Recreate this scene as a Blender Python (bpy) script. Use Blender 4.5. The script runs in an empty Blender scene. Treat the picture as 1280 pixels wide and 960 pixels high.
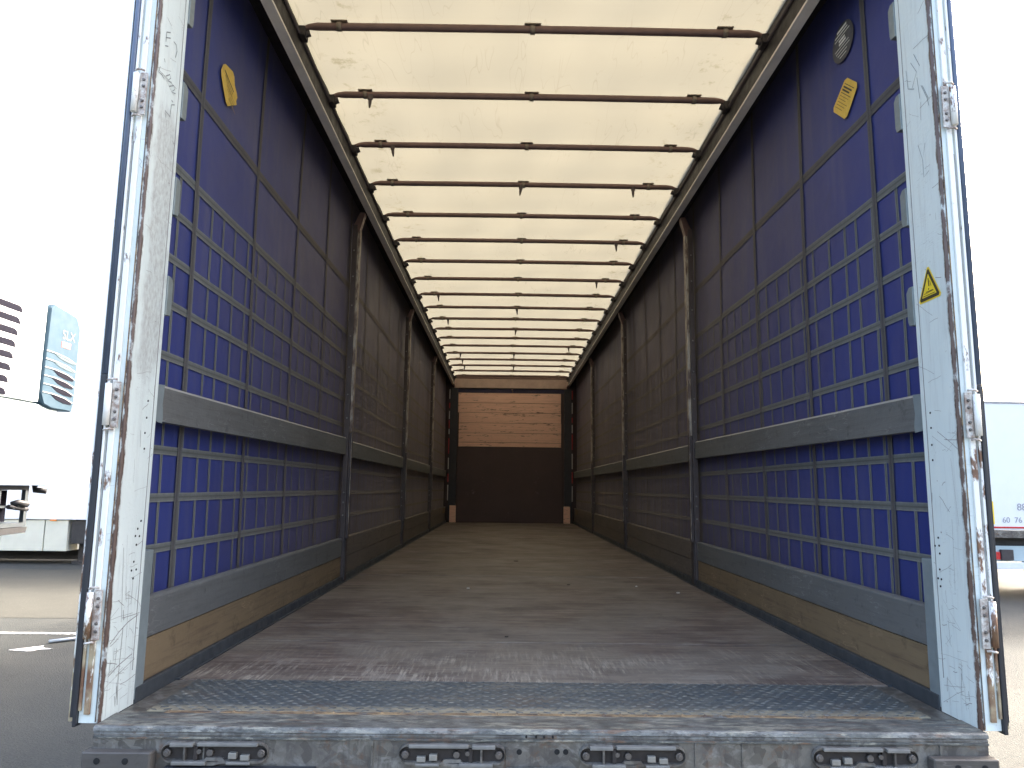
import bpy, bmesh, math, random
from mathutils import Vector, Matrix
random.seed(7)
R = math.radians
scene = bpy.context.scene
C = scene.collection

# ------------------------------------------------------------------ camera
DECK = 1.15                       # trailer floor height above the ground
F_PX, PITCH, YAW, ROLL = 920.93, 0.1412, 0.0091, 0.0117
cam = bpy.data.cameras.new('camera')
cam.sensor_width = 36.0
cam.lens = 36.0 * F_PX / 1280.0
cam.clip_start = 0.05
cam.clip_end = 3000
camo = bpy.data.objects.new('camera', cam)
C.objects.link(camo)
fwd = Vector((math.sin(YAW) * math.cos(PITCH), math.cos(YAW) * math.cos(PITCH), math.sin(PITCH)))
rt = Vector((math.cos(YAW), -math.sin(YAW), 0))
up = rt.cross(fwd)
r2 = math.cos(ROLL) * rt + math.sin(ROLL) * up
u2 = -math.sin(ROLL) * rt + math.cos(ROLL) * up
camo.matrix_world = Matrix(((r2.x, u2.x, -fwd.x, -0.1173), (r2.y, u2.y, -fwd.y, 0.0),
                            (r2.z, u2.z, -fwd.z, 0.6589 + DECK), (0, 0, 0, 1)))
scene.camera = camo

# ------------------------------------------------------------------ world, sun, exposure
SUN_EL, SUN_AZ = 34.0, 48.0       # azimuth measured from +Y (into the trailer) towards +X
w = bpy.data.worlds.new('World')
scene.world = w
w.use_nodes = True
wn = w.node_tree
bg = wn.nodes['Background']
sky = wn.nodes.new('ShaderNodeTexSky')
sky.sky_type = 'NISHITA'
sky.sun_disc = False
sky.sun_elevation = R(SUN_EL)
sky.sun_rotation = R(SUN_AZ)
sky.air_density = 1.0
sky.dust_density = 10.0
sky.ozone_density = 1.0
wn.links.new(sky.outputs[0], bg.inputs[0])
bg.inputs[1].default_value = 0.15
sl = bpy.data.lights.new('sun', 'SUN')
sl.energy = 1.3
sl.angle = R(10)
sl.color = (1.0, 0.95, 0.87)
so = bpy.data.objects.new('sun', sl)
C.objects.link(so)
sdir = Vector((math.sin(R(SUN_AZ)) * math.cos(R(SUN_EL)), math.cos(R(SUN_AZ)) * math.cos(R(SUN_EL)), math.sin(R(SUN_EL))))
so.rotation_euler = sdir.to_track_quat('Z', 'Y').to_euler()
so.location = (8, 8, 12)
vs = scene.view_settings
vs.view_transform = 'Standard'
vs.look = 'None'
vs.gamma = 1.0
vs.exposure = 3.4
vs.use_curve_mapping = False
cy = scene.cycles
cy.use_denoising = True
cy.denoising_input_passes = 'RGB_ALBEDO_NORMAL'
cy.denoising_prefilter = 'ACCURATE'
cy.max_bounces = 14
cy.diffuse_bounces = 8
cy.glossy_bounces = 4
cy.transmission_bounces = 8
cy.sample_clamp_indirect = 6.0


# ------------------------------------------------------------------ material helpers
class NT:
    def __init__(s, name):
        s.m = bpy.data.materials.new(name)
        s.m.use_nodes = True
        s.t = s.m.node_tree
        s.b = s.t.nodes['Principled BSDF']
        s.out = s.t.nodes['Material Output']
        s._pos = None

    def node(s, t, **kw):
        n = s.t.nodes.new(t)
        for k, v in kw.items():
            setattr(n, k, v)
        return n

    def put(s, sock, v):
        if isinstance(v, bpy.types.NodeSocket):
            s.t.links.new(v, sock)
        elif v is not None:
            if sock.type == 'RGBA' and len(v) == 3:
                v = (*v, 1)
            sock.default_value = v

    def pos(s):
        if s._pos is None:
            s._pos = s.node('ShaderNodeNewGeometry').outputs['Position']
        return s._pos

    def obj(s):
        return s.node('ShaderNodeTexCoord').outputs['Object']

    def uv(s):
        return s.node('ShaderNodeTexCoord').outputs['UV']

    def map(s, vec=None, scale=(1, 1, 1), rot=(0, 0, 0), loc=(0, 0, 0)):
        n = s.node('ShaderNodeMapping')
        s.put(n.inputs['Vector'], vec or s.pos())
        n.inputs['Scale'].default_value = scale
        n.inputs['Rotation'].default_value = rot
        n.inputs['Location'].default_value = loc
        return n.outputs[0]

    def noise(s, scale=5, detail=4, rough=.55, vec=None, dist=0):
        n = s.node('ShaderNodeTexNoise')
        s.put(n.inputs['Vector'], vec or s.pos())
        n.inputs['Scale'].default_value = scale
        n.inputs['Detail'].default_value = detail
        n.inputs['Roughness'].default_value = rough
        n.inputs['Distortion'].default_value = dist
        return n.outputs['Fac']

    def voro(s, scale=5, vec=None, feature='F1', out='Distance', rnd=1.0):
        n = s.node('ShaderNodeTexVoronoi', feature=feature)
        s.put(n.inputs['Vector'], vec or s.pos())
        n.inputs['Scale'].default_value = scale
        n.inputs['Randomness'].default_value = rnd
        return n.outputs[out]

    def ramp(s, fac, stops):
        n = s.node('ShaderNodeValToRGB')
        e = n.color_ramp.elements
        while len(e) < len(stops):
            e.new(.5)
        for el, (p, c) in zip(e, stops):
            el.position = p
            el.color = (c, c, c, 1) if isinstance(c, (int, float)) else (*c, 1)
        s.put(n.inputs[0], fac)
        return n.outputs[0]

    def mix(s, fac, a, b, mode='MIX'):
        n = s.node('ShaderNodeMix', data_type='RGBA', blend_type=mode)
        s.put(n.inputs[0], fac)
        s.put(n.inputs[6], a)
        s.put(n.inputs[7], b)
        return n.outputs[2]

    def math(s, op, a, b=None, clamp=False):
        n = s.node('ShaderNodeMath', operation=op)
        n.use_clamp = clamp
        s.put(n.inputs[0], a)
        if b is not None:
            s.put(n.inputs[1], b)
        return n.outputs[0]

    def sep(s, vec=None):
        n = s.node('ShaderNodeSeparateXYZ')
        s.put(n.inputs[0], vec or s.pos())
        return n.outputs

    def band(s, val, lo, hi, soft):      # 1 between lo and hi
        a = s.node('ShaderNodeMapRange')
        s.put(a.inputs[0], val)
        a.inputs[1].default_value = lo - soft
        a.inputs[2].default_value = lo + soft
        b = s.node('ShaderNodeMapRange')
        s.put(b.inputs[0], val)
        b.inputs[1].default_value = hi - soft
        b.inputs[2].default_value = hi + soft
        b.inputs[3].default_value = 1
        b.inputs[4].default_value = 0
        return s.math('MULTIPLY', a.outputs[0], b.outputs[0])

    def bump(s, h, strength=.3, dist=.01):
        n = s.node('ShaderNodeBump')
        n.inputs['Strength'].default_value = strength
        n.inputs['Distance'].default_value = dist
        s.put(n.inputs['Height'], h)
        s.t.links.new(n.outputs[0], s.b.inputs['Normal'])

    def done(s, col, rough=.6, metal=0.0, spec=.5):
        s.put(s.b.inputs['Base Color'], col)
        s.put(s.b.inputs['Roughness'], rough)
        s.put(s.b.inputs['Metallic'], metal)
        s.b.inputs['Specular IOR Level'].default_value = spec
        return s.m


MT = {}


def plain(name, col, rough=.6, metal=0., var=.25, scale=14, spec=.5):
    n = NT(name)
    f = n.noise(scale, 5, .6)
    a = tuple(c * (1 - var) for c in col)
    b = tuple(min(1, c * (1 + var)) for c in col)
    r = n.ramp(n.noise(scale * 1.7, 3), [(.3, max(0, rough - .1)), (.7, min(1, rough + .1))])
    MT[name] = n.done(n.mix(f, a, b), r, metal, spec)
    return MT[name]


def z_floor(n):                      # height above trailer deck, y along the trailer, x across
    x, y, z = n.sep()
    return x, y, n.math('SUBTRACT', z, DECK)


def depth_fade(n, c, col):
    # dim grey-brown fade with depth painted into the colour, patchy, weaker by the doors
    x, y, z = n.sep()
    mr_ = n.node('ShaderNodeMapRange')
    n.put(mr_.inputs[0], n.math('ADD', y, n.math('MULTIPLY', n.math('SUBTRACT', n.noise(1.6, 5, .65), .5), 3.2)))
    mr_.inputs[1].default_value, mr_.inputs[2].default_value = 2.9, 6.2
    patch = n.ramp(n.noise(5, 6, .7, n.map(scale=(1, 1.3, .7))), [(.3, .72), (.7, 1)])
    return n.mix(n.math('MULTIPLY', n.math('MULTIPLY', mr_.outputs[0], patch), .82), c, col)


# --- curtain fabric
n = NT('curtain_fabric')
f1 = n.noise(2.2, 5, .6)
f2 = n.noise(1.0, 4, .6, n.map(scale=(3, 9, .8)))
c = n.mix(n.ramp(f1, [(.35, 0), (.7, 1)]), (.014, .028, .160), (.020, .036, .185))
x, y, z = z_floor(n)
c = n.mix(n.math('MULTIPLY', n.ramp(f2, [(.5, 0), (.75, 1)]), .35), c, (.10, .10, .15))
sm = n.noise(7, 6, .7, n.map(loc=(3, 1, 7)))
c = n.mix(n.math('MULTIPLY', n.ramp(sm, [(.62, 0), (.72, 1)]), .3), c, (.035, .035, .06))
c = depth_fade(n, c, (.047, .037, .043))
n.bump(n.math('ADD', n.noise(3, 3), n.math('MULTIPLY', n.noise(420, 1), .05)), .25, .02)
n.b.inputs['Sheen Weight'].default_value = .36
n.b.inputs['Sheen Roughness'].default_value = .35
n.b.inputs['Sheen Tint'].default_value = (.56, .45, .35, 1)
MT['curtain'] = n.done(c, n.ramp(f1, [(.3, .52), (.7, .68)]), 0, .45)

# --- webbing: UV v runs across the width
for nm, mid, edge in (('webbing', (.125, .135, .13), (.18, .19, .18)), ('strap', (.078, .078, .082), (.10, .10, .102))):
    n = NT(nm)
    u = n.sep(n.uv())
    e = n.math('ABSOLUTE', n.math('SUBTRACT', u[1], .5))
    c = n.mix(n.ramp(e, [(.06, 0), (.14, 1)]), tuple(v * .62 for v in mid), mid)
    c = n.mix(n.ramp(e, [(.3, 0), (.44, 1)]), c, edge)
    c = n.mix(n.ramp(n.noise(30, 5, .7), [(.4, 0), (.8, .6)]), c, tuple(v * .55 for v in mid))
    c = depth_fade(n, c, (.062, .051, .053))
    n.bump(n.noise(600, 2), .2, .003)
    n.b.inputs['Sheen Weight'].default_value = .36
    n.b.inputs['Sheen Roughness'].default_value = .35
    n.b.inputs['Sheen Tint'].default_value = (.56, .45, .35, 1)
    MT[nm] = n.done(c, .75, 0, .3)

# --- white painted jamb with rust on the near corner, chips, grime
n = NT('jamb_paint')
x, y, z = z_floor(n)
base = n.mix(n.noise(3, 5, .6), (.62, .69, .655), (.74, .79, .75))
streak = n.noise(1, 5, .65, n.map(scale=(40, 60, 4)))
base = n.mix(n.math('MULTIPLY', n.ramp(streak, [(.5, 0), (.75, 1)]), .45), base, (.45, .46, .44))
# fine scratches: thin ridges of stretched noise
for sc, rot, th in (((6, 14, 160), (.35, 0, 0), .012), ((6, 160, 12), (.1, 0, 0), .010), ((6, 18, 110), (-.5, 0, 0), .010)):
    sn = n.noise(1, 2, .5, n.map(scale=sc, rot=rot))
    ln = n.ramp(n.math('ABSOLUTE', n.math('SUBTRACT', sn, .5)), [(0, 1), (th, 0)])
    gate = n.ramp(n.noise(4.5, 4, .6, n.map(loc=(sc[1], sc[2], 1))), [(.60, 0), (.68, 1)])
    base = n.mix(n.math('MULTIPLY', n.math('MULTIPLY', ln, gate), .55), base, (.16, .14, .13))
# rubbed grey area on the left jamb (glue residue) with its own ragged shape
left = n.math('LESS_THAN', x, 0)
patch = n.math('MULTIPLY', n.band(n.math('ADD', z, n.math('MULTIPLY', n.noise(9, 4), .25)), 1.12, 1.98, .03),
               n.band(n.math('ADD', y, n.math('MULTIPLY', n.noise(14, 4), .08)), 2.27, 2.40, .012))
pn = n.noise(55, 6, .75, n.map(scale=(1, 1.6, .8)))
patch = n.math('MULTIPLY', n.math('MULTIPLY', patch, left), n.ramp(pn, [(.36, .25), (.5, .55), (.62, .95)]))
base = n.mix(n.math('MULTIPLY', patch, .8), base, (.34, .33, .31))
# chips
ch = n.ramp(n.noise(34, 5, .7), [(.68, 0), (.71, 1)])
base = n.mix(n.math('MULTIPLY', ch, n.ramp(n.noise(3.1, 2), [(.45, 0), (.6, 1)])), base, (.17, .11, .08))
# rust creeping from the near outer corner (y about 2.187)
edge = n.math('ADD', n.math('ADD', n.math('SUBTRACT', y, 2.187), n.math('SUBTRACT', n.math('ABSOLUTE', x), 1.240)), n.math('MULTIPLY', n.math('SUBTRACT', n.noise(30, 6, .7, n.map(scale=(1, 1, .45))), .47), .034))
rust = n.ramp(edge, [(.008, 1), (.013, 0)])
low = n.ramp(n.math('ADD', z, n.math('MULTIPLY', n.noise(9, 4), .5)), [(.35, 1), (.8, .35)])
rc = n.mix(n.noise(60, 5, .7), (.045, .028, .024), (.13, .075, .05))
base = n.mix(rust, base, rc)
n.bump(n.math('ADD', n.math('MULTIPLY', rust, -.5), n.noise(80, 3)), .25, .004)
MT['jamb'] = n.done(base, n.ramp(n.noise(12), [(.3, .32), (.7, .55)]), 0, .5)

# --- door edge / hinge paint: white with heavy rust toward the bottom
n = NT('door_paint')
x, y, z = z_floor(n)
base = n.mix(n.noise(4, 5), (.72, .71, .66), (.84, .83, .77))
hn = n.noise(26, 6, .72, n.map(scale=(1, 1, .35)))
lowm = n.ramp(z, [(0.0, .30), (.35, .10), (1.0, .0)])
r0 = n.ramp(n.math('ADD', hn, lowm), [(.60, 0), (.66, 1)])
base = n.mix(r0, base, n.mix(n.noise(70, 4), (.07, .035, .025), (.24, .12, .06)))
yel = n.math('MULTIPLY', n.ramp(z, [(0.05, .8), (.3, 0)]), n.ramp(n.noise(8, 4), [(.4, 0), (.6, 1)]))
base = n.mix(yel, base, (.62, .56, .36))
n.bump(n.noise(60, 4), .25, .004)
MT['door_paint'] = n.done(base, .5)

n = NT('hinge_metal')
c = n.mix(n.ramp(n.noise(45, 6, .7), [(.40, 0), (.60, 1)]), (.60, .57, .51), (.26, .19, .15))
MT['hinge'] = n.done(c, .5, 0)

# --- galvanised steel (rear sill)
n = NT('galvanised')
v = n.voro(38, None, 'F1', 'Color')
x, y, z = z_floor(n)
g = n.sep(v)[0]
c = n.mix(n.ramp(g, [(.1, 0), (.9, 1)]), (.095, .088, .077), (.175, .164, .143))
bl = n.ramp(n.noise(14, 5, .65, n.map(scale=(.8, 1, 1.4)), 1.0), [(.5, 0), (.6, 1)])
c = n.mix(n.math('MULTIPLY', bl, .5), c, (.31, .305, .285))
gr = n.ramp(n.noise(7, 6, .7), [(.45, 0), (.7, 1)])
c = n.mix(n.math('MULTIPLY', gr, .8), c, (.075, .066, .062))
dr = n.noise(1, 6, .72, n.map(scale=(26, 4, 5), loc=(3, 0, 1)))
c = n.mix(n.math('MULTIPLY', n.ramp(dr, [(.52, 0), (.62, 1)]), .6), c, (.07, .062, .058))
ru = n.ramp(n.noise(16, 6, .75, n.map(loc=(9, 4, 2))), [(.56, 0), (.66, 1)])
c = n.mix(n.math('MULTIPLY', ru, .6), c, (.15, .085, .05))
n.bump(n.noise(60, 5, .7), .2, .004)
MT['galv'] = n.done(c, n.ramp(gr, [(0, .42), (1, .65)]), .35)

# --- sill nose: worn bright edge over dirty steel
n = NT('sill_nose')
x, y, z = z_floor(n)
c = n.mix(n.noise(20, 6, .7), (.062, .066, .064), (.145, .148, .138))
pt = n.ramp(n.noise(9, 6, .75, n.map(scale=(1, 4, 4))), [(.5, 0), (.6, 1)])
c = n.mix(n.math('MULTIPLY', pt, .75), c, (.34, .32, .255))
stn = n.ramp(n.noise(5, 6, .7, n.map(scale=(1.2, 14, 6), loc=(2, 0, 0))), [(.56, 0), (.64, 1)])
c = n.mix(n.math('MULTIPLY', stn, .75), c, (.17, .09, .05))
wn_ = n.noise(1, 5, .7, n.map(scale=(9, 9, 9)))
ed = n.math('MULTIPLY', n.band(z, -.012, .0, .004), n.ramp(wn_, [(.44, 0), (.62, .75)]))
c = n.mix(ed, c, (.27, .27, .255))
gm = n.noise(26, 6, .78, n.map(scale=(.8, 2, 2), loc=(6, 1, 1)))
c = n.mix(n.math('MULTIPLY', n.ramp(gm, [(.50, 0), (.60, 1)]), .8), c, (.055, .05, .046))
c = n.mix(n.math('MULTIPLY', n.ramp(gm, [(.34, 1), (.42, 0)]), .7), c, (.40, .38, .31))
n.bump(n.noise(70, 5, .75), .35, .005)
MT['nose'] = n.done(c, .5, .3)

# --- tread plate
n = NT('tread_plate')
x, y, z = z_floor(n)
c = n.mix(n.noise(16, 6, .7), (.052, .064, .072), (.105, .120, .126))
wear = n.ramp(n.math('ADD', n.math('MULTIPLY', n.ramp(y, [(.0, 0), (1, 1)]), 0), n.noise(10, 6, .7, n.map(scale=(.7, 2.2, 1)))), [(.48, 0), (.66, 1)])
c = n.mix(n.math('MULTIPLY', wear, .5), c, (.25, .245, .21))
nearlip = n.band(n.math('ADD', y, n.math('MULTIPLY', n.noise(14, 5, .7), .06)), 2.20, 2.375, .018)
c = n.mix(n.math('MULTIPLY', nearlip, n.ramp(n.noise(30, 5, .7, n.map(scale=(.5, 1.5, 1))), [(.3, .2), (.6, .85)])), c, (.40, .35, .25))
brn = n.ramp(n.noise(4, 6, .7, n.map(loc=(5, 2, 1))), [(.52, 0), (.68, 1)])
c = n.mix(n.math('MULTIPLY', brn, .5), c, (.12, .085, .065))
n.bump(n.noise(90, 4, .7), .25, .003)
MT['tread'] = n.done(c, n.ramp(wear, [(0, .5), (1, .38)]), .35)

n = NT('lug_worn')
c = n.mix(n.ramp(n.noise(24, 6, .7, n.map(scale=(.6, 1.4, 1))), [(.38, 0), (.66, 1)]), (.062, .074, .082), (.23, .225, .20))
MT['lug_worn'] = n.done(c, .4, .3)

# --- rust seam
n = NT('rust_seam')
c = n.mix(n.ramp(n.noise(12, 6, .75, n.map(scale=(1, 3, 3))), [(.42, 0), (.6, 1)]), (.075, .046, .034), (.30, .205, .105))
c = n.mix(n.ramp(n.noise(7, 5, .7, n.map(loc=(3, 3, 3))), [(.5, 0), (.62, 1)]), c, (.11, .12, .12))
n.bump(n.noise(90, 5, .8), .6, .006)
MT['rust_seam'] = n.done(c, .8)

# --- plywood floor: brown film, worn to pale wood in streaks
n = NT('floor_plywood')
x, y, z = z_floor(n)
c = n.mix(n.ramp(n.noise(2.4, 6, .65), [(.36, 0), (.64, 1)]), (.078, .057, .050), (.140, .107, .091))
st = n.noise(1, 7, .68, n.map(scale=(1.6, 26, 1)), .4)
c = n.mix(n.math('MULTIPLY', n.ramp(st, [(.48, 0), (.56, 1)]), .7), c, (.205, .162, .130))
st2 = n.noise(1, 6, .7, n.map(scale=(2.4, 44, 1), loc=(7, 3, 0)), .5)
c = n.mix(n.math('MULTIPLY', n.ramp(st2, [(.54, 0), (.62, 1)]), .6), c, (.05, .034, .032))
# pale traffic wear, widest along the middle
wr = n.math('ADD', n.noise(1.6, 5, .6), n.ramp(n.math('ABSOLUTE', x), [(.35, .09), (1.2, -.16)]))
c = n.mix(n.math('MULTIPLY', n.ramp(wr, [(.47, 0), (.58, 1)]), .55), c, (.20, .175, .142))
# drag marks at the rear end, two fan directions, ragged
rear = n.ramp(n.math('ADD', y, n.math('MULTIPLY', n.noise(5, 4), .8)), [(.0, 0), (1, 1)])
mr = n.node('ShaderNodeMapRange')
n.put(mr.inputs[0], n.math('ADD', y, n.math('MULTIPLY', n.noise(5, 4), .9)))
mr.inputs[1].default_value, mr.inputs[2].default_value = 3.15, 3.75
mr.inputs[3].default_value, mr.inputs[4].default_value = 1, 0
for rot, off in ((.35, 0), (-.5, 4), (.05, 9)):
    dn = n.noise(1, 5, .7, n.map(scale=(70, 6, 1), rot=(0, 0, rot), loc=(off, off, 0)), .3)
    gate = n.ramp(n.noise(3.3, 4, .6, n.map(loc=(off + 1, 2, 0))), [(.47, 0), (.6, 1)])
    k = n.math('MULTIPLY', n.math('MULTIPLY', n.ramp(dn, [(.52, 0), (.62, 1)]), gate), mr.outputs[0])
    c = n.mix(n.math('MULTIPLY', k, .85), c, (.38, .335, .27))
    dk = n.math('MULTIPLY', n.math('MULTIPLY', n.ramp(dn, [(.36, 1), (.44, 0)]), gate), mr.outputs[0])
    c = n.mix(n.math('MULTIPLY', dk, .7), c, (.075, .05, .045))
# fine pale scratches across the floor
bl = n.noise(6.5, 6, .72, n.map(scale=(.7, 1.5, 1), loc=(4, 9, 0)))
c = n.mix(n.math('MULTIPLY', n.ramp(bl, [(.54, 0), (.62, 1)]), .5), c, (.24, .21, .178))
c = n.mix(n.math('MULTIPLY', n.ramp(bl, [(.38, 1), (.47, 0)]), .35), c, (.050, .038, .036))
sn = n.noise(1, 3, .5, n.map(scale=(3.2, 90, 1), rot=(0, 0, .06)))
ln = n.ramp(n.math('ABSOLUTE', n.math('SUBTRACT', sn, .5)), [(0, 1), (.010, 0)])
c = n.mix(n.math('MULTIPLY', n.math('MULTIPLY', ln, n.ramp(n.noise(2.6, 4), [(.5, 0), (.62, 1)])), .6), c, (.42, .38, .31))
spk = n.ramp(n.noise(70, 3, .6), [(.70, 0), (.74, 1)])
c = n.mix(n.math('MULTIPLY', spk, .5), c, (.06, .045, .04))
n.bump(n.math('ADD', st, n.noise(60, 5, .7)), .3, .004)
MT['floor'] = n.done(c, n.ramp(n.noise(3, 5), [(.3, .48), (.7, .7)]), 0, .45)

# --- boards
def board_mat(name, a, b, dark, metal=0., rough=.62, dents=.5):
    n = NT(name)
    c = n.mix(n.noise(3.5, 6, .65, n.map(scale=(1, .7, 2))), a, b)
    g = n.noise(1, 6, .7, n.map(scale=(6, 3.5, 70)))
    c = n.mix(n.math('MULTIPLY', n.ramp(g, [(.5, 0), (.7, 1)]), dents), c, dark)
    k = n.ramp(n.noise(13, 6, .7, n.map(loc=(1, 5, 2))), [(.58, 0), (.68, 1)])
    c = n.mix(n.math('MULTIPLY', k, .55), c, tuple(v * .45 for v in a))
    p = n.ramp(n.noise(8, 6, .72, n.map(loc=(8, 1, 4), scale=(1, .7, 1.5))), [(.60, 0), (.66, 1)])
    c = n.mix(n.math('MULTIPLY', p, .35), c, tuple(min(1, v * 1.35) for v in b))
    sc = n.noise(1, 3, .5, n.map(scale=(4, 5, 26), rot=(.7, 0, 0)))
    ln = n.ramp(n.math('ABSOLUTE', n.math('SUBTRACT', sc, .5)), [(0, 1), (.012, 0)])
    c = n.mix(n.math('MULTIPLY', n.math('MULTIPLY', ln, n.ramp(n.noise(3, 3), [(.52, 0), (.6, 1)])), .5), c, tuple(min(1, v * 1.9) for v in b))
    n.bump(n.math('ADD', g, n.noise(40, 4)), .25, .005)
    MT[name] = n.done(c, rough, metal)


board_mat('board_alu', (.105, .108, .106), (.165, .168, .162), (.06, .06, .058), .1, .6, .45)
board_mat('board_lip_lit', (.24, .235, .21), (.34, .33, .30), (.12, .11, .10), .1, .55, .4)  # lighter than the board: top lip catching light from above, painted in
board_mat('board_mid', (.10, .102, .098), (.175, .176, .168), (.05, .035, .035), .1, .6, .4)
board_mat('board_wood', (.155, .105, .056), (.215, .155, .088), (.085, .055, .035), 0, .75, .75)
board_mat('board_brown', (.10, .085, .072), (.155, .13, .11), (.06, .048, .042), 0, .7, .6)
n = NT('front_plank')
c = n.mix(n.noise(2.5, 5, .6, n.map(scale=(1.2, 1, 10))), (.76, .44, .32), (.88, .57, .43))
gr = n.noise(1, 6, .7, n.map(scale=(2.5, 1, 60)), .8)
c = n.mix(n.math('MULTIPLY', n.ramp(gr, [(.5, 0), (.72, 1)]), .45), c, (.34, .20, .13))
sp = n.math('MULTIPLY', n.ramp(n.noise(4, 6, .72, n.map(scale=(1.3, 1, 6), loc=(1.7, 0, 2))), [(.58, 0), (.66, 1)]), .8)
c = n.mix(sp, c, (.10, .06, .045))
MT['front_plank'] = n.done(c, .7)
n = NT('front_panel')
c = n.mix(n.noise(3, 6, .65), (.052, .030, .029), (.085, .052, .048))
c = n.mix(n.math('MULTIPLY', n.ramp(n.noise(5, 6, .75, n.map(loc=(2, 2, 9))), [(.62, 0), (.70, 1)]), .5), c, (.20, .16, .15))
MT['front_panel'] = n.done(c, .6)

# --- translucent roof sheet
n = NT('roof_sheet')
x, y, z = z_floor(n)
base = n.mix(n.noise(2.0, 5, .6), (.80, .755, .64), (.90, .865, .76))
wv = n.noise(1, 4, .6, n.map(scale=(1.6, .35, 1)))
base = n.mix(n.math('MULTIPLY', n.ramp(wv, [(.45, 0), (.7, 1)]), .35), base, (.72, .69, .60))
st = n.ramp(n.noise(5.5, 6, .72), [(.64, 0), (.74, 1)])
base = n.mix(n.math('MULTIPLY', st, .35), base, (.50, .46, .33))
sd = n.math('MULTIPLY', n.ramp(n.noise(9, 6, .75, n.map(loc=(4, 4, 4))), [(.56, 0), (.66, 1)]),
            n.band(n.math('ABSOLUTE', x), .86, 1.10, .05))
base = n.mix(n.math('MULTIPLY', sd, .6), base, (.42, .38, .22))
for loc in ((11, 1, 0), (3, 17, 0)):
    sc = n.noise(1, 2, .5, n.map(scale=(9, 1.2, 1), rot=(0, 0, .4), loc=loc))
    ln = n.ramp(n.math('ABSOLUTE', n.math('SUBTRACT', sc, .5)), [(0, 1), (.006, 0)])
    base = n.mix(n.math('MULTIPLY', n.math('MULTIPLY', ln, n.ramp(n.noise(1.9, 3, .5, n.map(loc=loc)), [(.52, 0), (.6, 1)])), .35), base, (.40, .37, .30))
sk = n.ramp(n.noise(38, 3, .6), [(.74, 0), (.78, 1)])
base = n.mix(n.math('MULTIPLY', sk, .4), base, (.36, .33, .25))
tr = n.node('ShaderNodeBsdfTranslucent')
df = n.node('ShaderNodeBsdfDiffuse')
n.put(tr.inputs[0], n.mix(1.0, base, (.120, .119, .106), 'MULTIPLY'))
n.put(df.inputs[0], n.mix(.35, base, (.5, .48, .42)))
ms = n.node('ShaderNodeMixShader')
ms.inputs[0].default_value = .38
n.t.links.new(tr.outputs[0], ms.inputs[1])
n.t.links.new(df.outputs[0], ms.inputs[2])
n.t.links.new(ms.outputs[0], n.out.inputs[0])
MT['roof'] = n.m

plain('bow_tube', (.17, .105, .09), .42, .3, .35, 18)
plain('bow_clip', (.22, .18, .14), .5, .3, .3, 40)
plain('carriage_dark', (.028, .022, .022), .6, 0, .4, 30)
plain('rail_metal', (.80, .75, .66), .6, .0, .25, 9)
plain('rail_dark', (.022, .018, .018), .6, .1, .4, 12)
n = NT('pillar_worn')
c = n.mix(n.ramp(n.noise(22, 6, .75, n.map(scale=(1, 1, .3))), [(.42, 0), (.58, 1)]), (.44, .39, .32), (.14, .095, .075))
MT['pillar_worn'] = n.done(c, .55, .1)
plain('pillar_dark', (.075, .058, .055), .55, .15, .4, 12)
plain('pillar_foot', (.050, .042, .042), .6, .1, .4, 12)
plain('pocket_grey', (.22, .255, .26), .5, .2, .2, 20)
plain('clip_grey', (.19, .22, .215), .5, .15, .2, 30)
plain('kick_dark', (.050, .056, .062), .55, .1, .35, 12)
plain('seal_black', (.020, .021, .025), .5, 0, .3, 20)
plain('seal_blue', (.075, .10, .15), .4, 0, .25, 20)
plain('front_post', (.028, .026, .032), .55, 0, .3, 9)
plain('front_header', (.50, .36, .29), .6, 0, .3, 8)
plain('bolt_steel', (.13, .118, .108), .42, .5, .35, 60)
plain('recess_shade', (.026, .020, .017), .7, 0, .4, 40)  # pocket shade painted into the colour so the recess looks deeper
plain('cam_bright', (.25, .24, .215), .4, .3, .3, 60)
plain('lip_steel', (.19, .185, .172), .5, .25, .45, 30)
plain('hole_black', (.008, .008, .008), .9, 0, .1, 20)
board_mat('block_rubber', (.055, .048, .042), (.10, .092, .082), (.04, .026, .02), .1, .6, .5)
plain('sticker_yellow', (.68, .44, .06), .5, 0, .22, 30)
plain('warn_yellow', (.82, .60, .03), .45, 0, .1, 30)
plain('print_dark', (.05, .04, .02), .6, 0, .2, 30)
plain('print_brown', (.28, .17, .03), .6, 0, .2, 30)
plain('label_dark', (.060, .062, .075), .5, 0, .2, 30)
plain('print_pale', (.75, .75, .72), .6, 0, .2, 60)
plain('marker_ink', (.22, .24, .24), .7, 0, .3, 60)
plain('scratch_ink', (.22, .20, .19), .7, 0, .4, 60)
plain('white_paint', (.70, .72, .73), .4, 0, .05, 4)
plain('grey_white', (.40, .49, .51), .5, 0, .08, 4)
plain('louvre_black', (.008, .008, .014), .9, 0, .2, 20, .05)
plain('fairing_grey', (.030, .058, .084), .75, 0, .12, 6, .12)
plain('fairing_pale', (.060, .085, .10), .75, 0, .1, 6, .12)
plain('chassis_black', (.018, .018, .02), .6, 0, .3, 10)
plain('chassis_grey', (.060, .072, .080), .5, .2, .2, 10)
plain('skirt_beige', (.52, .53, .45), .6, 0, .1, 5)
plain('lamp_red', (.50, .03, .03), .3, 0, .1, 20)
plain('lamp_orange', (.75, .25, .03), .3, 0, .1, 20)
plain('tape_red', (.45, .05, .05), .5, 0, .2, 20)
plain('tape_white_slit', (.55, .5, .48), .5, 0, .2, 20)  # pale pieces also stand in for light through the corner slits
plain('print_grey', (.30, .30, .31), .6, 0, .1, 30)
plain('tyre_rubber', (.02, .02, .02), .8, 0, .3, 20)
plain('litter_pale', (.6, .57, .5), .7, 0, .2, 60)
plain('litter_dark', (.05, .04, .035), .7, 0, .2, 60)
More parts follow.
